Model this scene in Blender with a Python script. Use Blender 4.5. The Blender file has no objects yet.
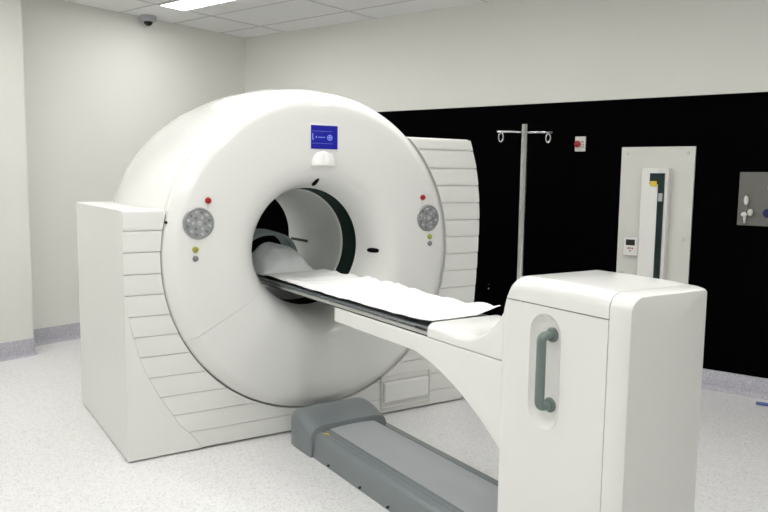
import bpy, bmesh, math, random
from mathutils import Vector, Matrix, noise
PI = math.pi
S = bpy.context.scene
COL = S.collection
random.seed(4)
ROOM = 0.321742          # the room is turned this much from the scanner's axes (radians)

# ------------------------------------------------------------------ materials
MATS = {}
def mat(name, col, rough=0.5, metal=0.0, emit=None, estr=0.0, coat=0.0, spec=0.5):
    m = bpy.data.materials.new(name); m.use_nodes = True
    b = m.node_tree.nodes['Principled BSDF']
    b.inputs['Base Color'].default_value = (*col, 1)
    b.inputs['Roughness'].default_value = rough
    b.inputs['Metallic'].default_value = metal
    b.inputs['Specular IOR Level'].default_value = spec
    b.inputs['Coat Weight'].default_value = coat
    if emit:
        b.inputs['Emission Color'].default_value = (*emit, 1)
        b.inputs['Emission Strength'].default_value = estr
    MATS[name] = m
    return m
def nodes(m):
    nt = m.node_tree
    return nt, nt.nodes, nt.links, nt.nodes['Principled BSDF']
def speckle(m, base, dark, light, scale=260, amount=0.5, mottled=0.05, bump=0.0):
    """a vinyl surface with fine flecks: voronoi cells switched by their own random colour"""
    nt, N, L, b = nodes(m)
    tc = N.new('ShaderNodeTexCoord')
    def fleck(sc, lo, hi):
        v = N.new('ShaderNodeTexVoronoi'); v.inputs['Scale'].default_value = sc
        L.new(tc.outputs['Object'], v.inputs['Vector'])
        r = N.new('ShaderNodeValToRGB')
        r.color_ramp.elements[0].position = lo; r.color_ramp.elements[1].position = hi
        L.new(v.outputs['Color'], r.inputs['Fac'])
        return r.outputs['Color']
    mx = N.new('ShaderNodeMix'); mx.data_type = 'RGBA'
    mx.inputs['A'].default_value = (*base, 1); mx.inputs['B'].default_value = (*dark, 1)
    ma = N.new('ShaderNodeMath'); ma.operation = 'MULTIPLY'; ma.inputs[1].default_value = amount
    L.new(fleck(scale, .60, .85), ma.inputs[0]); L.new(ma.outputs[0], mx.inputs['Factor'])
    mx2 = N.new('ShaderNodeMix'); mx2.data_type = 'RGBA'
    mx2.inputs['B'].default_value = (*light, 1)
    ma2 = N.new('ShaderNodeMath'); ma2.operation = 'MULTIPLY'; ma2.inputs[1].default_value = amount
    L.new(fleck(scale * .73, .62, .8), ma2.inputs[0]); L.new(ma2.outputs[0], mx2.inputs['Factor'])
    L.new(mx.outputs['Result'], mx2.inputs['A'])
    L.new(mx2.outputs['Result'], b.inputs['Base Color'])
def paint(m, col, var=0.02, scale=3.0, bump=0.02, bscale=220):
    nt, N, L, b = nodes(m)
    tc = N.new('ShaderNodeTexCoord')
    n = N.new('ShaderNodeTexNoise'); n.inputs['Scale'].default_value = scale; n.inputs['Detail'].default_value = 4
    L.new(tc.outputs['Object'], n.inputs['Vector'])
    r = N.new('ShaderNodeValToRGB')
    r.color_ramp.elements[0].color = (*[c * (1 - var) for c in col], 1)
    r.color_ramp.elements[1].color = (*[min(1, c * (1 + var)) for c in col], 1)
    L.new(n.outputs['Fac'], r.inputs['Fac']); L.new(r.outputs['Color'], b.inputs['Base Color'])
    if bump:
        n2 = N.new('ShaderNodeTexNoise'); n2.inputs['Scale'].default_value = bscale
        L.new(tc.outputs['Object'], n2.inputs['Vector'])
        bp = N.new('ShaderNodeBump'); bp.inputs['Strength'].default_value = bump; bp.inputs['Distance'].default_value = .002
        L.new(n2.outputs['Fac'], bp.inputs['Height']); L.new(bp.outputs['Normal'], b.inputs['Normal'])

WALL = mat('wall_paint', (.76, .76, .72), .6, spec=.3); paint(WALL, (.76, .76, .72), .012)
BLACKW = mat('black_wall_panel', (.0006, .0006, .0009), .7, spec=.02)
CEIL = mat('ceiling_tile', (.86, .86, .86), .9, spec=.2)
GRIDM = mat('ceiling_grid_metal', (.60, .60, .60), .5)
FLOORM = mat('speckled_vinyl_floor', (.7, .7, .7), .32, spec=.4)
speckle(FLOORM, (.79, .785, .785), (.48, .47, .49), (.88, .88, .87), 130, .48)
BASEM = mat('speckled_vinyl_skirting', (.5, .5, .5), .45)
speckle(BASEM, (.46, .45, .50), (.26, .26, .31), (.62, .61, .66), 190, .7)
WHITE = mat('gloss_white_plastic', (.82, .82, .80), .16, spec=.5); paint(WHITE, (.82, .82, .80), .008, 2.0, 0)
WHITE2 = mat('white_cover_plastic', (.80, .80, .775), .38, spec=.45); paint(WHITE2, (.80, .80, .775), .008, 2.0, 0)
LINER = mat('bore_liner_plastic', (.60, .62, .61), .35)
GREEN = mat('dark_green_scan_window', (.006, .018, .015), .55, spec=.08)
BLACK = mat('black_parts_and_gap_shade', (.006, .006, .007), .5)  # black parts, and fillers standing in for shade in gaps
GREYP = mat('slate_grey_plastic', (.20, .225, .235), .30, spec=.5); paint(GREYP, (.20, .225, .235), .04, 6, .05, 500)
GREYL = mat('grey_runway_plastic', (.42, .435, .46), .42); paint(GREYL, (.42, .435, .46), .04, 6, .05, 500)
HANDM = mat('grey_green_handle', (.16, .20, .19), .35)
CRAD = mat('charcoal_cradle_edge', (.10, .115, .125), .35)
RAILM = mat('satin_metal', (.62, .62, .60), .32, .85)
STEEL = mat('polished_steel', (.55, .55, .56), .14, 1.0)
BRUSH = mat('brushed_steel', (.17, .168, .155), .45, .5)
SHEET = mat('white_cotton', (.88, .88, .88), .9, spec=.1)
PILLOW = mat('grey_pillow_cloth', (.76, .78, .78), .9, spec=.1)
STRAP = mat('grey_green_foam', (.24, .30, .31), .7)
RED = mat('red_plastic', (.36, .008, .012), .3)
YEL = mat('yellow_green_plastic', (.36, .38, .05), .3)
YEL2 = mat('yellow_sticker', (.75, .55, .05), .5)
BTN = mat('grey_button', (.22, .23, .24), .35)
PAD = mat('silver_keypad', (.36, .37, .38), .3, .4)
PADB = mat('light_keypad_button', (.50, .51, .52), .35)
BLUE = mat('blue_screen', (.001, .002, .10), .3, emit=(.003, .004, .24), estr=.9)
BLUET = mat('screen_text', (.25, .32, .7), .4, emit=(.25, .32, .9), estr=.3)
BLUEP = mat('blue_plastic', (.008, .02, .11), .35)
CABLE = mat('blue_cable', (.10, .15, .38), .5)
WINM = mat('matt_black', (.002, .002, .002), .6, spec=.1)
LAMP = mat('troffer_diffuser', (.9, .9, .9), .5, emit=(1, .995, .97), estr=22.0)
GLASSD = mat('dark_green_glass', (.004, .02, .018), .15)
CREAM = mat('off_white_panel', (.68, .68, .64), .45)
GREYM = mat('mid_grey_plastic', (.45, .46, .50), .5)

# ------------------------------------------------------------------ mesh building
class G:
    def __init__(s): s.v = []; s.f = []
    def add(s, vs, fs):
        o = len(s.v); s.v += [tuple(q) for q in vs]; s.f += [tuple(i + o for i in f) for f in fs]; return s
    def box(s, x0, x1, y0, y1, z0, z1):
        vs = [(x, y, z) for x in (x0, x1) for y in (y0, y1) for z in (z0, z1)]
        return s.add(vs, [(0, 1, 3, 2), (4, 6, 7, 5), (0, 4, 5, 1), (2, 3, 7, 6), (0, 2, 6, 4), (1, 5, 7, 3)])
    def prism(s, poly, plane, lo, hi):
        def P(a, b, t): return {'xz': (a, t, b), 'yz': (t, a, b), 'xy': (a, b, t)}[plane]
        n = len(poly)
        vs = [P(a, b, lo) for a, b in poly] + [P(a, b, hi) for a, b in poly]
        return s.add(vs, [tuple(range(n))[::-1], tuple(range(n, 2 * n))] + [(i, (i + 1) % n, n + (i + 1) % n, n + i) for i in range(n)])
    def loft(s, secs, cap=True):
        n = len(secs[0]); vs = [q for c in secs for q in c]; fs = []
        for k in range(len(secs) - 1):
            for i in range(n):
                j = (i + 1) % n
                fs.append((k * n + i, k * n + j, (k + 1) * n + j, (k + 1) * n + i))
        if cap: fs += [tuple(range(n))[::-1], tuple(range((len(secs) - 1) * n, len(secs) * n))]
        return s.add(vs, fs)
    def tube(s, path, r, seg=12, sy=1.0, cap=True):
        P = [Vector(q) for q in path]; secs = []
        up = Vector((0, 0, 1))
        for i, q in enumerate(P):
            t = (P[min(i + 1, len(P) - 1)] - P[max(i - 1, 0)]).normalized()
            if abs(t.dot(up)) > .95: up = Vector((0, 1, 0)) if abs(t.y) < .9 else Vector((1, 0, 0))
            a = (up - t * up.dot(t)).normalized(); b = t.cross(a); up = a
            rr = r[i] if isinstance(r, (list, tuple)) else r
            secs.append([q + a * rr * math.cos(2 * PI * k / seg) + b * rr * sy * math.sin(2 * PI * k / seg) for k in range(seg)])
        return s.loft(secs, cap)
    def lathe(s, prof, cx=0, cz=0, axis='y', a0=0, a1=360, seg=96, closed=True, cxy=(0, 0)):
        """prof: (along axis, radius[, centre z]); revolved about Y through (cx, cz), or about Z through cxy"""
        full = abs(a1 - a0) >= 359.99
        n = max(3, int(seg * abs(a1 - a0) / 360)); rings = n if full else n + 1
        m = len(prof); vs = []
        for i in range(rings):
            a = math.radians(a0 + (a1 - a0) * i / n)
            for q in prof:
                c = q[2] if len(q) > 2 else cz
                if axis == 'y': vs.append((cx + q[1] * math.cos(a), q[0], c + q[1] * math.sin(a)))
                elif axis == 'z': vs.append((cxy[0] + q[1] * math.cos(a), cxy[1] + q[1] * math.sin(a), q[0]))
                else: vs.append((q[0], cxy[0] + q[1] * math.cos(a), cxy[1] + q[1] * math.sin(a)))
        fs = []
        for i in range(n):
            j = (i + 1) % rings
            for k in range(m if closed else m - 1):
                l = (k + 1) % m
                fs.append((i * m + k, i * m + l, j * m + l, j * m + k))
        if not full and closed: fs += [tuple(range(m)), tuple(range(n * m, n * m + m))[::-1]]
        return s.add(vs, fs)
    def disc(s, c, r, d, axis='y', seg=32, dome=0.0):
        """solid button: c centre of the face it sits on, d how far it stands out along -axis"""
        if axis == 'y': pr = [(c[1] + .002, 0), (c[1] + .002, r), (c[1] - d * .7, r), (c[1] - d, r * .85), (c[1] - d - dome, 0)]; return s.lathe(pr, c[0], c[2], 'y', seg=seg, closed=False)
        pr = [(c[0] + .002, 0), (c[0] + .002, r), (c[0] - d * .7, r), (c[0] - d, r * .85), (c[0] - d - dome, 0)]
        return s.lathe(pr, axis='x', cxy=(c[1], c[2]), seg=seg, closed=False)
    def ball(s, c, rx, ry=None, rz=None, n=16, lo=-90, hi=90):
        ry = ry or rx; rz = rz or rx; secs = []
        for k in range(n // 2 + 1):
            t = math.radians(lo + (hi - lo) * k / (n // 2)); q = max(math.cos(t), 1e-4)
            secs.append([(c[0] + rx * q * math.cos(2 * PI * i / n), c[1] + ry * q * math.sin(2 * PI * i / n), c[2] + rz * math.sin(t)) for i in range(n)])
        return s.loft(secs)
ORG = {}
def mesh_of(name, g, m, org, smooth):
    me = bpy.data.meshes.new(name)
    me.from_pydata([tuple(Vector(v) - org) for v in g.v], [], g.f)
    bm = bmesh.new(); bm.from_mesh(me)
    bmesh.ops.remove_doubles(bm, verts=bm.verts, dist=1e-5)
    bmesh.ops.recalc_face_normals(bm, faces=bm.faces); bm.to_mesh(me); bm.free()
    me.materials.append(m); me.validate(); me.update()
    if smooth:
        me.polygons.foreach_set('use_smooth', [True] * len(me.polygons))
        if smooth is not True: me.set_sharp_from_angle(angle=math.radians(smooth))
    return me
def part(name, g, m, parent, smooth=35, bevel=0.0, label=None, seg=3):
    org = ORG[parent.name]
    o = bpy.data.objects.new(name, mesh_of(name, g, m, org, smooth if not bevel else True))
    COL.objects.link(o); o.parent = parent; ORG[o.name] = org
    finish(o, bevel, seg)
    if label: o['label'] = label
    return o
def finish(o, bevel, seg=3):
    if bevel:
        b = o.modifiers.new('bevel', 'BEVEL'); b.width = bevel; b.segments = seg; b.limit_method = 'ANGLE'; b.angle_limit = math.radians(40)
        w = o.modifiers.new('normals', 'WEIGHTED_NORMAL'); w.keep_sharp = False
def place(o, org, room):
    if room: o.location = Matrix.Rotation(ROOM, 3, 'Z') @ org; o.rotation_euler = (0, 0, ROOM)
    else: o.location = org
def thing(name, label, cat, org=(0, 0, 0), room=False, group=None):
    o = bpy.data.objects.new(name, None); COL.objects.link(o); o.empty_display_size = .1
    org = Vector(org); ORG[o.name] = org; place(o, org, room)
    o['label'] = label; o['category'] = cat
    if group: o['group'] = group
    return o
def solo(name, g, m, label=None, cat=None, org=(0, 0, 0), room=False, smooth=35, bevel=0.0, kind=None, group=None):
    org = Vector(org)
    o = bpy.data.objects.new(name, mesh_of(name, g, m, org, smooth if not bevel else True)); COL.objects.link(o)
    ORG[o.name] = org; place(o, org, room); finish(o, bevel)
    if label: o['label'] = label
    if cat: o['category'] = cat
    if kind: o['kind'] = kind
    if group: o['group'] = group
    return o
def cut(o, g):
    """carve the closed shape g out of o's mesh for good"""
    me = bpy.data.meshes.new('c'); me.from_pydata([tuple(Vector(v) - ORG[o.name]) for v in g.v], [], g.f)
    bm = bmesh.new(); bm.from_mesh(me); bmesh.ops.recalc_face_normals(bm, faces=bm.faces); bm.to_mesh(me); bm.free()
    c = bpy.data.objects.new('c', me); COL.objects.link(c); c.parent = o.parent
    mods = [(m.width, m.segments) for m in o.modifiers if m.type == 'BEVEL']; o.modifiers.clear()
    b = o.modifiers.new('b', 'BOOLEAN'); b.object = c; b.operation = 'DIFFERENCE'; b.solver = 'EXACT'
    bpy.context.view_layer.update()
    new = bpy.data.meshes.new_from_object(o.evaluated_get(bpy.context.evaluated_depsgraph_get()))
    o.modifiers.clear(); o.data = new; bpy.data.objects.remove(c)
    for w, s in mods: finish(o, w, s)
def interp(tab, t):
    tab = sorted(tab)
    if t <= tab[0][0]: return tab[0][1]
    for (a, va), (b, vb) in zip(tab, tab[1:]):
        if t <= b:
            return va + (vb - va) * (t - a) / (b - a)
    return tab[-1][1]
def smoothcurve(tab, t):
    """catmull-rom through (t, value) points"""
    tab = sorted(tab)
    if t <= tab[0][0]: return tab[0][1]
    if t >= tab[-1][0]: return tab[-1][1]
    for i in range(len(tab) - 1):
        if t <= tab[i + 1][0]:
            p1, p2 = tab[i], tab[i + 1]; p0 = tab[max(i - 1, 0)]; p3 = tab[min(i + 2, len(tab) - 1)]
            h = p2[0] - p1[0]; u = (t - p1[0]) / h
            m1 = (p2[1] - p0[1]) / max(p2[0] - p0[0], 1e-6) * h; m2 = (p3[1] - p1[1]) / max(p3[0] - p1[0], 1e-6) * h
            return (2*u**3-3*u*u+1)*p1[1] + (u**3-2*u*u+u)*m1 + (-2*u**3+3*u*u)*p2[1] + (u**3-u*u)*m2

# ------------------------------------------------------------------ the room (room coordinates)
H = 3.0
XW, YN, YF = -5.2, 3.4, -5.6             # left wall, back wall, wall behind the viewer
def xr(y): return 2.49 - .0265 * (y + 1.5)  # the right wall runs very slightly askew
def yb(x): return 3.345 + (x + .26) * .026  # so does the back wall
XC = -.262                                # the projecting corner on the left
cx_, cy_ = 2.362, 3.413                   # far corner
def struct(name, g, m, **k): return solo(name, g, m, kind='structure', room=True, **k)
struct('floor', G().prism([(XW - .2, YF - .2), (2.9, YF - .2), (2.9, 3.8), (XW - .2, 3.8)], 'xy', -.1, 0), FLOORM)
# ceiling: lay-in tiles with a metal grid
GX = [-5.18 + .6 * k for k in range(13)]; GY = [-5.61 + 1.2 * k for k in range(8)]
ceil = struct('ceiling', G().prism([(XW - .2, YF - .2), (2.9, YF - .2), (2.9, 3.8), (XW - .2, 3.8)], 'xy', H, H + .1), CEIL)
gr = G()
for x in GX: gr.box(x - .008, x + .008, YF, 3.42, H - .004, H + .002)
for y in GY: gr.box(XW, 2.45, y - .008, y + .008, H - .004, H + .002)
struct('trim_1', gr, GRIDM)
struct('wall_back', G().prism([(XC - .02, yb(XC)), (cx_ + .15, yb(cx_ + .15)), (cx_ + .15, 3.7), (XC - .02, 3.7)], 'xy', 0, H), WALL)
struct('wall_left_projection', G().prism([(XW, 3.0), (XC, 3.025), (XC, 3.7), (XW, 3.7)], 'xy', 0, H), WALL).name = 'wall_back_left'
struct('wall_right', G().prism([(xr(3.6), 3.6), (xr(YF), YF), (xr(YF) + .15, YF), (xr(3.6) + .25, 3.6)], 'xy', 0, H), WALL)
struct('wall_left', G().box(XW - .15, XW, YF, 3.1, 0, H), WALL)
struct('wall_front', G().box(XW, 2.7, YF - .15, YF, 0, H), WALL)
# black cladding on the right wall, returning round the far corner
struct('trim_2', G().prism([(xr(3.4) - .006, 3.405), (xr(YF) - .006, YF), (xr(YF) + .01, YF), (xr(3.4) + .01, 3.405)], 'xy', .145, 2.125), BLACKW)
struct('trim_3', G().prism([(1.62, yb(1.62) - .006), (cx_, yb(cx_) - .006), (cx_, yb(cx_) + .01), (1.62, yb(1.62) + .01)], 'xy', .14, 2.125), BLACKW)
# coved vinyl skirting: a strip up the wall and a small radius at the floor
def skirting(name, a, b, nrm, h=.142, ext=0):
    a = Vector((*a, 0)); b = Vector((*b, 0)); n = Vector((*nrm, 0)).normalized()
    sec = [(0, 0), (.034, 0), (.026, .003), (.016, .010), (.009, .022), (.006, .036), (.006, h - .003), (.004, h), (0, h)]
    g = G().loft([[q + n * d + Vector((0, 0, z)) for d, z in sec] for q in (a, b)])
    return struct(name, g, BASEM, smooth=50)
skirting('baseboard_right', (xr(YF), YF), (xr(3.4), 3.4), (-1, 0))
skirting('baseboard_back', (XC, yb(XC)), (cx_, yb(cx_)), (0, -1))
skirting('baseboard_corner', (XC, 3.025), (XC, 3.345), (1, 0))
skirting('baseboard_back_left', (XW, 3.0), (XC + .004, 3.025), (0, -1))
skirting('baseboard_left', (XW, YF), (XW, 3.0), (1, 0))
skirting('baseboard_front', (XW, YF), (2.6, YF), (0, 1))

# ------------------------------------------------------------------ ceiling lights and camera dome
def troffer(x0, y0, label, group=None):
    w, l = .275, 1.19
    t = thing('ceiling_light', label, 'ceiling light', (x0 + w / 2, y0 + l / 2, H - .012), True, group)
    fr = G()
    for a in ((x0, x0 + .012, y0, y0 + l), (x0 + w - .012, x0 + w, y0, y0 + l), (x0, x0 + w, y0, y0 + .012), (x0, x0 + w, y0 + l - .012, y0 + l)):
        fr.box(*a, H - .012, H + .004)
    part('frame', fr, CREAM, t)
    part('diffuser', G().box(x0 + .012, x0 + w - .012, y0 + .012, y0 + l - .012, H - .008, H), LAMP, t)
troffer(.835, 1.595, 'white recessed fluorescent ceiling light above the scanner, near the camera dome')
for x in (.305, -1.495, -3.295):  # added, unseen troffers that give the room its frontal light
    for y in (-.70, -3.10):
        troffer(x, y, 'added white recessed ceiling light, unseen, there to light the room', 'added unseen ceiling lights')
troffer(-1.495, 1.70, 'added white recessed ceiling light, unseen, there to light the room', 'added unseen ceiling lights')
dx, dy = 1.075, 3.30
t = thing('security_camera', 'small white dome camera with black lens under ceiling above back wall', 'security camera', (dx, dy, H), True)
part('housing', G().lathe([(H, .0), (H, .075), (H - .02, .078), (H - .05, .066), (H - .054, .045), (H - .054, 0)], axis='z', cxy=(dx, dy), seg=40, closed=False), GREYM, t)
part('lens_dome', G().ball((dx, dy, H - .052), .042, .042, .040, 24), BLACK, t, smooth=True, label='black glass dome')

# ------------------------------------------------------------------ scanner gantry (scanner coordinates)
ZC, ZB = 1.065, 1.085                     # centres of the drum and of the bore
gan = thing('medical_scanner', 'large white ring-shaped medical scanner with round bore and slatted side covers', 'medical scanner', (0, .6, 0))
face = [(.052, .930, ZC), (.020, .930, ZC), (.006, .927, ZC), (-.006, .918, ZC), (-.040, .880, ZC), (-.049, .866, ZC), (-.053, .848, ZC), (-.055, .80, ZC), (-.056, .70, ZC), (-.056, .60, ZC), (-.054, .55, ZC),
        (-.048, .515, ZC), (-.034, .480, ZC + .001), (-.012, .452, ZC + .003), (.02, .424, ZC + .006), (.06, .400, ZC + .01), (.11, .379, ZC + .015), (.15, .366, ZC + .018), (.178, .3565, ZC + .020),
        (.182, .375, ZB), (.10, .43, ZC), (.02, .52, ZC), (.01, .88, ZC), (.052, .90, ZC)]
def finer(prof, n=3):
    return prof
AS = 209.0
part('front_cover', G().lathe(finer(face), a0=180 - AS, a1=AS, seg=200), WHITE, gan, smooth=50)
part('lower_front_cover', G().lathe(face, a0=AS + .12, a1=540 - AS - .12, seg=200), WHITE, gan, smooth=50)
drum = [(.060, .905), (.060, .926), (.064, .9315), (.10, .943), (.2, .962), (.45, .984), (.75, .985), (1.0, .968), (1.12, .952), (1.16, .935), (1.172, .91), (1.172, .374, ZB), (1.168, .3625, ZB), (.184, .3625, ZB), (.184, .40, ZB), (.11, .6), (.06, .88)]
part('seam_shade_ring', G().lathe([(.046, .9), (.046, .924), (.070, .924), (.070, .9)], cz=ZC, seg=160), BLACK, gan)  # black ring added so the open cover seam reads dark
part('drum_housing', G().lathe(drum, cz=ZC, seg=160), WHITE, gan, smooth=40)
part('scan_window_ring', G().lathe([(.180, .3555), (.198, .3515), (.215, .3500), (.34, .3500), (.34, .361), (.180, .361)], cz=ZB, seg=128), GREEN, gan, label='dark green glossy ring inside the bore')
part('bore_lip', G().lathe([(.341, .345), (.352, .342), (.362, .345), (.362, .361), (.341, .361)], cz=ZB, seg=128), WHITE2, gan)
part('bore_liner', G().lathe([(.363, .349), (1.15, .349), (1.168, .356), (1.168, .362), (.363, .362)], cz=ZB, seg=128), LINER, gan)
part('bore_slot', G().prism([(.84, 1.042), (1.10, 1.042), (1.10, 1.060), (.84, 1.060)], 'yz', .342, .350), BLACK, gan, label='dark slot in the bore wall')
def arc(a0, a1, r, n=40): return [(r * math.cos(math.radians(a0 + (a1 - a0) * i / n)), ZC + r * math.sin(math.radians(a0 + (a1 - a0) * i / n))) for i in range(n + 1)]
RA = .936
ZL = 1.328
aL = 180 - math.degrees(math.asin((ZL - ZC) / RA))
lp = [(-1.126, .006), (-1.126, ZL)] + arc(aL, 269.9, RA, 60) + [(0, .010)]
part('left_side_cover', G().prism(lp, 'xz', .012, 1.20), WHITE2, gan, bevel=.008)
ZRT = 1.765
RX = [(.028, 1.098), (.35, 1.145), (.69, 1.185), (1.0, 1.206), (1.23, 1.212), (1.40, 1.203), (1.567, 1.178), (1.70, 1.14), (1.765, 1.118)]
def rx(z): return smoothcurve(RX, z)
aR = math.degrees(math.asin((ZRT - ZC) / RA))
rp = [(0, .010)] + arc(-89.9, aR, RA, 80) + [(rx(ZRT - (ZRT - .010) * k / 40) - .004, ZRT - (ZRT - .010) * k / 40) for k in range(41)]
part('right_side_cover', G().prism(rp, 'xz', .012, 1.172), WHITE2, gan, bevel=.008)
# plain wedge at the left front corner, bounded by a sweeping curve
WL = [(.0, -.715), (.103, -.79), (.159, -.846), (.217, -.882), (.301, -.935), (.402, -.991), (.517, -1.041), (.682, -1.088), (.789, -1.110), (.868, -1.120), (.946, -1.1235)]
def wl(z): return smoothcurve(WL, z)
zz = [.012 + (.935 - .012) * k / 40 for k in range(41)]
part('corner_panel', G().prism([(-1.126, .008)] + [(wl(z), z) for z in zz] + [(-1.126, .935)], 'xz', -.010, .014), WHITE2, gan, bevel=.007)
def slats(zs, xl, xrr, y_hi, y_lo):
    g = G()
    for z0, z1 in zip(zs, zs[1:]):
        lo, hi = min(z0, z1) + .0015, max(z0, z1) - .0015
        n = 8; secs = []
        for k in range(n + 1):
            z = lo + (hi - lo) * k / n; a, b = xl(z), xrr(z)
            if b - a < .004: b = a + .004
            yf = y_lo + (y_hi - y_lo) * k / n
            if k in (0, n): yf += .002
            secs.append([(a, .014, z), (b, .014, z), (b, yf, z), (a, yf, z)])
        g.loft(secs)
    return g
def rim(z, s):
    d = RA * RA - (z - ZC) ** 2
    return s * math.sqrt(d) if d > 0 else 0.0
zl = [1.322, 1.222, 1.110, .996, .886, .774, .665, .556, .440, .328, .217, .110, .012]
part('slatted_panel', slats(zl, lambda z: max(wl(z) + .0015, -1.124) if z < .93 else -1.125, lambda z: min(rim(z, -1) - .001, -.001), -.003, -.0065), WHITE2, gan, smooth=25)
zr = [1.760, 1.691, 1.574, 1.462, 1.349, 1.236, 1.125, 1.012, .900, .786, .675, .560, .445, .330, .217, .105, .012]
part('slatted_panel', slats(zr, lambda z: max(rim(z, 1) + .001, .001), lambda z: rx(z), -.003, -.0065), WHITE2, gan, smooth=25)
fr = G()
for b in ((.438, .822, .040, .052), (.438, .822, .250, .256), (.438, .450, .040, .256), (.814, .822, .040, .256)): fr.box(b[0], b[1], -.014, .01, b[2], b[3])
part('service_panel_frame', fr, WHITE2, gan, bevel=.002)
part('service_panel', G().box(.456, .80, -.034, .01, .085, .215), WHITE2, gan, bevel=.012, label='raised rectangular service panel low on the right')
part('plinth', G().box(-1.10, 1.08, .03, 1.15, .0, .032), BLACK, gan)

# things on the scanner's face
YF0 = -.055
part('display_bezel', G().box(-.096, .096, YF0 - .003, YF0 + .01, 1.658, 1.812), WHITE, gan, bevel=.004)
scr = part('display_screen', G().box(-.086, .086, YF0 - .006, YF0, 1.668, 1.802), BLUE, gan, bevel=.001, label='blue status display')
mk = G(); ys0, ys1 = YF0 - .0075, YF0 - .0055
mk.box(-.079, -.074, ys0, ys1, 1.720, 1.755).box(-.079, -.068, ys0, ys1, 1.720, 1.725)
mk.prism([(-.060, 1.735), (-.050, 1.742), (-.050, 1.728)], 'xz', ys0, ys1)
for k in range(5): mk.box(-.040 + k * .009, -.034 + k * .009, ys0, ys1, 1.732, 1.737)
mk.lathe([(ys0, .013), (ys0, .017), (ys1, .017), (ys1, .013)], .034, 1.734, seg=32)
mk.box(.022, .046, ys0, ys1, 1.7325, 1.7355).box(.0325, .0355, ys0, ys1, 1.722, 1.746)
mk.lathe([(ys0, .005), (ys0, .007), (ys1, .007), (ys1, .005)], .034, 1.734, seg=24)
mk.box(-.079, .05, ys0, ys1, 1.699, 1.7002).box(-.079, .05, ys0, ys1, 1.768, 1.7692)
part('screen_symbols', mk, BLUET, scr, label='small white line symbols and globe icon')
sec = []
for k in range(9):
    u = k / 8; z = 1.574 + .088 * u; w = .080 * math.sqrt(max(1 - u ** 2.2, .0006)); d = .045 * math.sqrt(max(1 - u ** 1.6, .0006))
    sec.append([(w * math.cos(PI * i / 16), YF0 + .004 - d * math.sin(PI * i / 16), z) for i in range(17)])
part('microphone_cover', G().loft(sec), WHITE, gan, smooth=50, label='white half-domed cover under the display')
for sx, zs in ((-1, ((-.694, 1.376), (-.766, 1.118), (-.766, 1.070))), (1, ((.702, 1.388), (.763, 1.138), (.764, 1.094)))):
    cx0, cz0 = .746 * sx, 1.257
    pad = part('keypad', G().lathe([(YF0 + .004, 0), (YF0 + .004, .086), (YF0 - .006, .084), (YF0 - .010, .080), (YF0 - .010, .076), (YF0 - .007, .074), (YF0 - .011, .03), (YF0 - .012, 0)], cx0, cz0, seg=64, closed=False), PAD, gan, label='round silver keypad')
    for rr, n, a0 in ((.060, 12, 15), (.033, 6, 0), (0, 1, 0)):
        for k in range(n):
            a = math.radians(a0 + 360 * k / n)
            part('button', G().disc((cx0 + rr * math.cos(a), YF0 - .008, cz0 + rr * math.sin(a)), .0085 if rr else .013, .005, seg=14), PADB if (k % 2 or not rr) else BTN, pad)
    (ex, ez), (yx, yz), (gx, gz) = zs
    part('emergency_stop', G().disc((ex, YF0, ez), .0165, .014, dome=.006), RED, gan, label='red round stop button')
    part('status_button', G().disc((yx, YF0, yz), .0165, .008, dome=.003), YEL, gan, label='yellow-green round button')
    part('status_button', G().disc((gx, YF0, gz), .0155, .008, dome=.003), BTN, gan, label='dark grey round button')
    part('face_mark', G().box(ex - .002, ex + .001, YF0 - .0006, YF0 + .001, ez - .045, ez - .02), GREYM, gan)
# black laser windows on the flare of the bore
prof = [(-.028, .455), (0, .424), (.04, .394), (.09, .370)]
def win(deg, drop=0):
    a = math.radians(deg); c, sn = math.cos(a), math.sin(a); t = Vector((-sn, 0, c))
    P = [(y, r) for y, r in ((.016, .427), (.026, .420), (.04, .412), (.06, .400), (.076, .3932), (.088, .388))]
    return G().tube([Vector((r * c, y, ZC + .008 + r * sn)) + t * drop for y, r in P], [.008, .013, .015, .015, .013, .008], 14, sy=.85)
for a, dr in ((0, -.018), (90, 0)): part('laser_window', win(a, dr), WINM, gan, smooth=True, label='black oval laser window')
part('corner_screw', G().disc((-.905, -.006, 1.262), .008, .004), BLACK, gan)

# ------------------------------------------------------------------ patient table
tab = thing('patient_table', 'long white patient table with end cabinet, running on a grey floor track into the scanner', 'patient table', (0, -1.5, 0))
# floor track
base = [(-.252, .0), (-.25, .02), (-.238, .112), (-.226, .128), (-.212, .134), (-.196, .136), (-.190, .130), (-.184, .130), (-.178, .137), (-.168, .137), (-.163, .132), (-.157, .137),
        (-.08, .143), (0, .145), (.08, .143), (.140, .138), (.152, .130), (.155, .09), (.155, .0)]
part('track', G().prism(base, 'xz', -2.75, -.40), GREYP, tab, smooth=50)
part('track_top', G().prism([(-.150, .130), (-.148, .1405), (-.08, .1462), (0, .1482), (.08, .1462), (.132, .1415), (.134, .130)], 'xz', -2.73, -.40), GREYL, tab, smooth=50)
part('track_neck', G().box(-.15, .15, -.41, -.02, .0, .12), GREYP, tab)
part('track_gap_shade', G().box(.150, .21, -2.74, -.35, .0, .060), BLACK, tab)  # black filler stands in for the shade between track and side rail
part('side_rail', G().box(.204, .252, -2.75, -.30, .0, .098), GREYP, tab, bevel=.006)
sc = []
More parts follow.
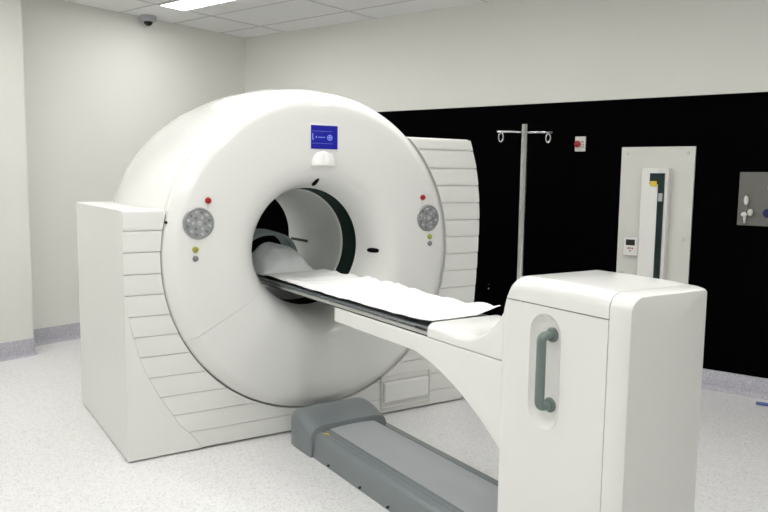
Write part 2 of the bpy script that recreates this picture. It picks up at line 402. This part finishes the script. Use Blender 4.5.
for y, h, w in ((-.155, .170, .235), (-.165, .190, .250), (-.20, .204, .257), (-.26, .202, .258), (-.32, .192, .258), (-.37, .178, .257), (-.405, .166, .256), (-.418, .160, .254), (-.422, .150, .250)):
    s_ = [(-w - .010, y, 0.0)]
    for k in range(17):
        a = PI - PI * k / 16; ex = .28
        wq = w + .010 if math.cos(a) < 0 else w - .035
        s_.append((wq * math.copysign(abs(math.cos(a)) ** ex, math.cos(a)), y, h - .075 + .075 * abs(math.sin(a)) ** .55 + .012 * (1 - (math.cos(a)) ** 2)))
    s_.append((w - .035, y, 0.0)); sc.append(s_)
part('track_hood', G().loft(sc), GREYP, tab, smooth=38)
for y in (-.21, -.60, -.92, -1.17): part('screw', G().lathe([(-.262, 0), (-.262, .0045), (-.2585, .006), (-.24, .006)], axis='x', cxy=(y, .016 if y < -.3 else .02), seg=12, closed=False), BLACK, tab)
part('warning_sticker', G().prism([(-.212, -.455), (-.184, -.462), (-.190, -.49)], 'xy', .130, .1372), YEL2, tab)
part('warning_sticker', G().prism([(.212, -.355), (.240, -.362), (.235, -.39)], 'xy', .09, .0990), YEL2, tab)

# lift arm under the cradle: straight beam ending in a sweeping knee
AP = [(-.572, .842), (-.572, .770)] + [(-.572 - .72 * k / 10, .770 - .006 * k / 10) for k in range(1, 11)]
KN = [(-1.292, .764), (-1.36, .750), (-1.43, .732), (-1.50, .708), (-1.60, .666), (-1.69, .618), (-1.78, .562), (-1.855, .505), (-1.93, .425), (-2.0, .33)]
for k in range(1, 25):
    y = -1.292 - .708 * k / 24; AP.append((y, smoothcurve(KN, y)))
AP += [(-2.0, .842)]
part('lift_arm', G().prism(AP, 'yz', -.210, .210), WHITE, tab, bevel=.006)
# shoulder block between cradle and cabinet, its top dipping like a saddle
TB = [(-1.388, .905), (-1.48, .905), (-1.58, .896), (-1.68, .906), (-1.76, .945), (-1.83, 1.005), (-1.88, 1.07), (-1.95, 1.10)]
sc = []
for k in range(29):
    y = -1.388 - .56 * k / 28; zt = smoothcurve(TB, y); w = .210; r = .05 if k else .045
    s_ = [(-w, y, .846)]
    for j in range(7):
        a = PI - (PI / 2) * j / 6; s_.append((-w + r + r * math.cos(a), y, zt - .028 + .028 * math.sin(a)))
    for j in range(5): s_.append((-w + r + (2 * w - 2 * r) * (j + .5) / 5, y, zt))
    for j in range(7):
        a = PI / 2 - (PI / 2) * j / 6; s_.append((w - r + r * math.cos(a), y, zt - .028 + .028 * math.sin(a)))
    s_.append((w, y, .846)); sc.append(s_)
part('shoulder_block', G().loft(sc), WHITE, tab, smooth=50)
# end cabinet, lofted once and parted along its seams
def rrect(w, z0, z1, r, y, inset=0, n=8, zi=None):
    w -= inset; z1 -= (inset if zi is None else zi); out = [(-w, y, z0)]; wr = w - .020; q = .010
    for k in range(n + 1):
        a = PI - (PI / 2) * k / n; out.append((-w + r + r * math.cos(a), y, z1 - r + r * math.sin(a)))
    for k in range(n + 1):
        a = PI / 2 - (PI / 2) * k / n; out.append((wr - q + q * math.cos(a), y, z1 - q + q * math.sin(a)))
    out.append((wr, y, z0)); return out
CW = .214
sc = []
for y, zt, i in ((-1.862, 1.02, .004), (-1.864, 1.05, .001), (-1.868, 1.083, 0), (-1.878, 1.12, 0), (-1.892, 1.148, 0), (-1.912, 1.164, 0), (-1.945, 1.171, 0), (-2.1, 1.173, 0), (-2.25, 1.171, 0),
                 (-2.30, 1.169, 0), (-2.354, 1.167, 0), (-2.380, 1.166, .0015), (-2.398, 1.164, .006), (-2.415, 1.162, .013), (-2.422, 1.159, .018)):
    sc.append(rrect(CW, .15, zt, .052, y, i, zi=0))
sc.append([(x * .6, -2.427, .15 + (z - .15) * .97) for x, y, z in sc[-1]])
sc.append([(x * .2, -2.429, .15 + (z - .15) * .94) for x, y, z in sc[-1]])
full = G().loft(sc)
def sliced(planes):
    bm = bmesh.new(); me = bpy.data.meshes.new('t'); me.from_pydata(full.v, [], full.f); bm.from_mesh(me)
    bmesh.ops.recalc_face_normals(bm, faces=bm.faces)
    for co, no in planes:
        r = bmesh.ops.bisect_plane(bm, geom=bm.verts[:] + bm.edges[:] + bm.faces[:], plane_co=co, plane_no=no, clear_outer=True)
        es = [e for e in r['geom_cut'] if isinstance(e, bmesh.types.BMEdge)]
        bmesh.ops.edgeloop_fill(bm, edges=es)
    g = G(); bm.verts.index_update(); g.v = [tuple(v.co) for v in bm.verts]; g.f = [tuple(v.index for v in f.verts) for f in bm.faces]; bm.free()
    return g
YS, ZS = -2.352, 1.083
body = part('cabinet_body', sliced([((0, YS + .002, 0), (0, -1, 0)), ((0, 0, ZS - .0018), (0, 0, 1))]), WHITE, tab, smooth=35)
part('cabinet_lid', sliced([((0, YS + .002, 0), (0, -1, 0)), ((0, 0, ZS + .0018), (0, 0, -1))]), WHITE, tab, smooth=35)
part('cabinet_end_cover', sliced([((0, YS - .0015, 0), (0, 1, 0))]), WHITE, tab, smooth=24)
part('cabinet_core', G().box(-.20, .20, -2.40, -1.90, .14, 1.12), BLACK, tab)
# recess for the handle
yc, hw, za, zb = -2.080, .074, .650, 1.058
cap = lambda s: [(yc + (hw - s) * math.cos(a), (zb - hw) + (hw - s) * math.sin(a)) for a in [PI * k / 16 for k in range(17)]] + [(yc + (hw - s) * math.cos(a), (za + hw) + (hw - s) * math.sin(a)) for a in [PI + PI * k / 16 for k in range(17)]]
rec = G().loft([[(x, y, z) for y, z in cap(s)] for x, s in ((-.25, -.016), (-.2145, .000), (-.208, .004), (-.200, .012), (-.194, .024), (-.1915, .034))])
def cutbox():
    cut(body, rec)
    body.data.polygons.foreach_set('use_smooth', [True] * len(body.data.polygons)); body.data.set_sharp_from_angle(angle=math.radians(28))
core = [o for o in COL.objects if o.name.startswith('cabinet_core')][0]
core.data.transform(Matrix.Identity(4))
cutbox()
bpy.data.objects.remove(core)
XH = -.244; zt_, zb_, ym = .985, .738, -2.094
hp = [(-.192, ym, zt_)] + [(XH + .018 + -.018 * math.sin(PI / 2 * k / 5), ym, zt_ - .018 + .018 * math.cos(PI / 2 * k / 5)) for k in range(6)] + [(XH, ym, z) for z in (.93, .87, .80)] + [(XH + .018 - .018 * math.cos(PI / 2 * k / 5), ym, zb_ + .018 - .018 * math.sin(PI / 2 * k / 5)) for k in range(6)] + [(-.192, ym, zb_)]
hd = part('handle', G().tube(hp, .0155, 16, sy=1.15), HANDM, body, smooth=50, label='grey-green bar handle')
part('handle_mount', G().lathe([(-.190, 0), (-.190, .026), (-.198, .026), (-.203, .020), (-.203, 0)], axis='x', cxy=(ym, zt_), seg=24, closed=False), HANDM, tab)
part('handle_mount', G().lathe([(-.190, 0), (-.190, .026), (-.198, .026), (-.203, .020), (-.203, 0)], axis='x', cxy=(ym, zb_), seg=24, closed=False), HANDM, tab)
# cradle: metal slide rail, charcoal edge and hollowed top
cs = [(-.208, .868), (-.212, .876), (-.206, .884), (-.185, .882), (-.12, .872), (0, .868), (.12, .872), (.185, .882), (.206, .884), (.212, .876), (.208, .868)]
part('cradle', G().prism(cs, 'xz', -1.383, .98), CRAD, tab, smooth=40)
part('slide_rail', G().box(-.205, .205, -1.378, .96, .848, .866), RAILM, tab, bevel=.003)
part('rail_gap_shade', G().box(-.198, .198, -1.372, .90, .842, .849), BLACK, tab)  # black strip stands in for the shaded gap under the slide rail
part('cradle_slot', G().box(-.214, -.190, -1.376, -1.30, .869, .879), BLACK, tab, bevel=.003)  # black block, its colour stands in for a dark slot at the rail end

# ------------------------------------------------------------------ linen and headrest on the cradle
def sheet_mesh():
    NX, NY = 40, 190; top = []
    y0, y1 = .62, -1.375
    for j in range(NY + 1):
        v = j / NY; row = []
        for i in range(NX + 1):
            u = i / NX; e = max(0, v - .93) / .07
            xl = -.200 + .007 * noise.noise((j * .06, 1.3, 0)) + .030 * e; xh = .207 + .008 * noise.noise((j * .08, 7.7, 0)) - .004 * e
            x = xl + (xh - xl) * u
            y = y0 + (y1 - y0) * v + .012 * noise.noise((x * 9, 3, 0)) * v
            hol = .8745 + .011 * abs(x / .2) ** 2
            n = noise.noise((x * 5 + 3, y * 3.1, .5)) * .013 + noise.noise((x * 13, y * 5 + 9, 2)) * .003 + abs(noise.noise((x * 3 + y * 5, y * 2.2, 7))) * .022
            fold = max(0, 1 - abs((y + .62 * x + .10) / .03)) * .012 + max(0, 1 - abs((y - .4 * x + .62) / .025)) * .008
            z = hol + .0125 + max(0, n + .008 + fold) * (.35 + .9 * u) + .012 * u
            if e > 0: z = max(z, .9085 * e + z * (1 - e)) + .006 * e * u
            if y > .34: z = min(z, .8985)
            bump = math.exp(-((y - .16) / .035) ** 2 - ((x - .18) / .06) ** 2) * .014
            row.append((x, y, z + bump))
        top.append(row)
    g = G(); W = NX + 1
    vs = [q for r in top for q in r]; th = .003
    vs2 = [(x, y, z - th) for x, y, z in vs]; n = len(vs); fs = []
    for j in range(NY):
        for i in range(NX):
            a, b, c, d = j * W + i, j * W + i + 1, (j + 1) * W + i + 1, (j + 1) * W + i
            fs.append((a, b, c, d)); fs.append((n + d, n + c, n + b, n + a))
    ring = [i for i in range(W)] + [j * W + NX for j in range(1, NY + 1)] + [NY * W + i for i in range(NX - 1, -1, -1)] + [j * W for j in range(NY - 1, 0, -1)]
    for k in range(len(ring)):
        a, b = ring[k], ring[(k + 1) % len(ring)]; fs.append((b, a, n + a, n + b))
    return g.add(vs + vs2, fs)
solo('bed_sheet', sheet_mesh(), SHEET, 'creased white sheet spread along the narrow patient table', 'bed sheet', (0, -.35, .885), smooth=70)

# pillow: a slumped, softly peaked cushion in the bore
def pillow():
    NX, NY = 30, 30; secs = []
    g = G(); vs = []; W = NX + 1
    for s in (1, -1):
        for j in range(NY + 1):
            for i in range(NX + 1):
                u, v = i / NX * 2 - 1, j / NY * 2 - 1
                e = max(0, (1 - abs(u) ** 3.0)) ** .6 * max(0, (1 - abs(v) ** 3.0)) ** .6
                x = .195 * u * (1 - .06 * v * v); y = .60 + .22 * v * (1 - .06 * u * u)
                ridge = .150 * max(0, 1 - abs(u) ** 3.2 * .8) * (.72 + .28 * v)
                zt = .895 + e * (.035 + ridge + .028 * noise.noise((x * 14, y * 9, 1)) + .010 * abs(noise.noise((x * 24 + y * 18, 0, 3))))
                z = zt + .006 if s > 0 else .900
                vs.append((x, y, z))
    n = W * (NY + 1); fs = []
    for j in range(NY):
        for i in range(NX):
            a, b, c, d = j * W + i, j * W + i + 1, (j + 1) * W + i + 1, (j + 1) * W + i
            fs.append((a, b, c, d)); fs.append((n + d, n + c, n + b, n + a))
    ring = [i for i in range(W)] + [j * W + NX for j in range(1, NY + 1)] + [NY * W + i for i in range(NX - 1, -1, -1)] + [j * W for j in range(NY - 1, 0, -1)]
    for k in range(len(ring)):
        a, b = ring[k], ring[(k + 1) % len(ring)]; fs.append((b, a, n + a, n + b))
    return g.add(vs, fs)
solo('pillow', pillow(), PILLOW, 'crumpled pale grey pillow lying on the table inside the bore', 'pillow', (0, .62, .893), smooth=60)
secs = []
for k in range(25):
    a = PI - PI * k / 24; c, s = math.cos(a), math.sin(a)
    X = .208 * math.copysign(abs(c) ** .85, c); Z = .888 + .235 * abs(s) ** .8; d = Vector((c, 0, s)).normalized() * .012
    yf = .72 - .02 * s; yb2 = .90
    secs.append([(X - d.x, yf, Z - d.z), (X + d.x, yf, Z + d.z), (X + d.x, yb2, Z + d.z + .01 * s), (X - d.x, yb2, Z - d.z + .01 * s)])
solo('head_support', G().loft(secs), STRAP, 'arched grey-green foam head support behind the pillow in the bore', 'head support', (0, .8, .885), bevel=.006)

# ------------------------------------------------------------------ drip pole clamped to the far side of the table
px, py = .252, -1.447
iv = thing('drip_pole', 'slim steel drip pole with two ring hooks, rising behind the patient table', 'drip pole', (px, py, .74))
part('pole', G().tube([(px, py, .74), (px, py, 1.05)], .0155, 20), STEEL, iv)
part('upper_pole', G().tube([(px, py, 1.04), (px, py, 1.752)], .0135, 20), STEEL, iv)
part('clamp', G().box(.2105, .272, py - .03, py + .03, .765, .83), GREYP, iv, bevel=.005)
ad = Vector((math.cos(-.50), math.sin(-.50), 0)); o3 = Vector((px, py, 1.716))
for s in (-1, 1):
    d = ad * s
    ar = part('hook_arm', G().tube([o3, o3 + d * .06 + Vector((0, 0, .003)), o3 + d * .122 + Vector((0, 0, .001))], .0042, 10), STEEL, iv, smooth=True)
    c = o3 + d * .105 + Vector((0, 0, -.022))
    part('ring_hook', G().tube([c + d * .010 * math.sin(t) + Vector((0, 0, .019 * math.cos(t))) for t in [2 * PI * k / 22 for k in range(22)]], .0032, 8), STEEL, iv, smooth=True)

# ------------------------------------------------------------------ things on the black wall (room coordinates)
WX = lambda y: xr(y) - .006
x0 = WX(-1.1)
wp = thing('equipment_cabinet', 'tall off-white backing board with narrow glass-fronted cabinet, screwed to the black wall', 'wall cabinet', (x0, -1.1, .70), True)
part('backing_board', G().box(x0 - .014, x0 + .006, -1.379, -.835, .70, 1.762), CREAM, wp, bevel=.002)
part('cabinet_case', G().box(x0 - .084, x0 - .013, -1.222, -1.020, .72, 1.606), WHITE2, wp, bevel=.012)
part('case_cover', G().box(x0 - .092, x0 - .083, -1.150, -1.026, .73, 1.585), WHITE2, wp, bevel=.004)
part('glass_strip', G().prism([(-1.088, 1.566), (-1.196, 1.566), (-1.196, .735), (-1.151, .735), (-1.151, 1.485), (-1.088, 1.485)], 'yz', x0 - .0955, x0 - .083), GLASSD, wp, bevel=.002, label='dark green glass strip')
part('inner_clip', G().box(x0 - .098, x0 - .095, -1.188, -1.158, 1.36, 1.42), GREYM, wp)
part('yellow_label', G().box(x0 - .0975, x0 - .094, -1.142, -1.094, 1.470, 1.508), YEL2, wp, label='small yellow label')
for y, z in ((-.880, 1.711), (-1.328, 1.716), (-1.328, 1.086), (-.880, .80)):
    part('screw', G().disc((x0 - .014, y, z), .013, .006, 'x', 16), RAILM, wp)
ph = thing('wall_controller', 'small white wall unit with black screen, on the board left of the glass strip', 'wall controller', (x0, -.93, .95), True)
part('case', G().box(x0 - .050, x0 - .0145, -1.008, -.895, .940, 1.078), WHITE2, ph, bevel=.006)
part('screen', G().box(x0 - .0525, x0 - .049, -.984, -.915, 1.018, 1.062), BLACK, ph, bevel=.001, label='small black screen')
for k, (y, z) in enumerate(((-.935, .995), (-.950, .997), (-.967, .995), (-.950, .976))):
    part('key', G().disc((x0 - .050, y, z), .006, .003, 'x', 10), RED, ph)
x1 = WX(-.486)
sb = thing('emergency_button', 'white plate with red mushroom button, alone on the black wall', 'emergency button', (x1, -.486, 1.73), True)
part('plate', G().box(x1 - .014, x1 + .005, -.542, -.456, 1.733, 1.850), CREAM, sb, bevel=.003)
part('push_button', G().lathe([(x1 - .012, 0), (x1 - .012, .016), (x1 - .032, .016), (x1 - .034, .026), (x1 - .044, .026), (x1 - .050, .018), (x1 - .052, 0)], axis='x', cxy=(-.488, 1.790), seg=24, closed=False), RED, sb, label='red mushroom button')
part('plate_text', G().box(x1 - .0152, x1 - .013, -.532, -.508, 1.805, 1.811).box(x1 - .0152, x1 - .013, -.534, -.518, 1.765, 1.771).box(x1 - .0152, x1 - .013, -.532, -.520, 1.785, 1.790), RED, sb)
x2 = WX(.31)
so = thing('wall_socket', 'small black wall socket low on the black wall, between scanner and cabinet', 'wall socket', (x2, .31, .53), True)
part('plate', G().box(x2 - .006, x2 + .005, .255, .330, .50, .62), BLACKW, so, bevel=.002)
for z in (.552, .588): part('indicator', G().disc((x2 - .006, .290, z), .006, .003, 'x', 12), GREYM if z < .57 else BLUEP, so)
x3 = WX(-2.0)
mp = thing('steel_service_panel', 'brushed steel service panel with sockets, at right on the black wall', 'service panel', (x3, -2.0, 1.21), True)
part('plate', G().box(x3 - .012, x3 + .006, -2.45, -1.681, 1.208, 1.580), BRUSH, mp, bevel=.002)
for y, z, m, nm in ((-1.876, 1.300, BLUEP, 'blue socket'), (-1.898, 1.478, CREAM, 'white socket'), (-2.10, 1.30, BLUEP, None), (-2.10, 1.478, CREAM, None)):
    part('outlet', G().disc((x3 - .012, y, z), .030, .022, 'x', 28).disc((x3 - .034, y, z), .017, .008, 'x', 20), m, mp, label=nm)
kc = thing('hanging_connectors', 'short chain of white connectors hanging at left on the steel panel', 'connector', (x3 - .02, -1.75, 1.24), True)
part('hook', G().tube([(x3 - .010, -1.738, 1.42), (x3 - .03, -1.738, 1.422), (x3 - .036, -1.738, 1.41)], .005, 10), STEEL, kc)
part('tag', G().ball((x3 - .034, -1.738, 1.385), .010, .016, .034, 16), CREAM, kc, smooth=True)
part('chain', G().tube([(x3 - .034, -1.738, 1.36), (x3 - .032, -1.745, 1.335), (x3 - .03, -1.757, 1.315)], .004, 8).tube([(x3 - .032, -1.745, 1.335), (x3 - .03, -1.735, 1.30)], .004, 8), STEEL, kc)
part('plug', G().ball((x3 - .032, -1.768, 1.300), .018, .019, .026, 16), CREAM, kc, smooth=True)
part('plug', G().ball((x3 - .032, -1.728, 1.285), .018, .021, .018, 16).tube([(x3 - .032, -1.733, 1.28), (x3 - .032, -1.735, 1.225)], [.010, .007], 10), CREAM, kc, smooth=True)
# blue cable end on the floor by the right wall
solo('blue_cable', G().tube([(2.29, -1.925, .012), (2.30, -1.95, .012), (2.31, -2.02, .012), (2.34, -2.15, .012), (2.36, -2.4, .012), (2.37, -2.8, .012)], .0115, 12), CABLE,
     'blue cable end lying on the floor beside the right wall', 'cable', (2.3, -2.2, 0), True, smooth=True)

# ------------------------------------------------------------------ camera and light
AX = [[0.843012, -0.537725, 0.01349], [-0.04619, -0.097354, -0.994177], [0.535907, 0.837481, -0.106909]]
cd = bpy.data.cameras.new('camera'); cd.sensor_width = 36; cd.lens = 746.14 / 768 * 36; cd.clip_start = .05
cam = bpy.data.objects.new('camera', cd); COL.objects.link(cam)
r, d, f = [Vector(q) for q in AX]
M = Matrix((( r.x, -d.x, -f.x), (r.y, -d.y, -f.y), (r.z, -d.z, -f.z)))
cam.matrix_world = Matrix.Translation((-2.04136, -3.90184, 1.52)) @ M.to_4x4()
S.camera = cam
w = bpy.data.worlds.new('world'); S.world = w; w.use_nodes = True
w.node_tree.nodes['Background'].inputs['Color'].default_value = (.8, .82, .85, 1)
w.node_tree.nodes['Background'].inputs['Strength'].default_value = .3
S.view_settings.view_transform = 'Standard'; S.view_settings.look = 'None'
S.view_settings.exposure = 0.0; S.view_settings.gamma = 1.0
try: S.view_settings.use_curve_mapping = False
except Exception: pass
S.cycles.max_bounces = 10; S.cycles.diffuse_bounces = 7
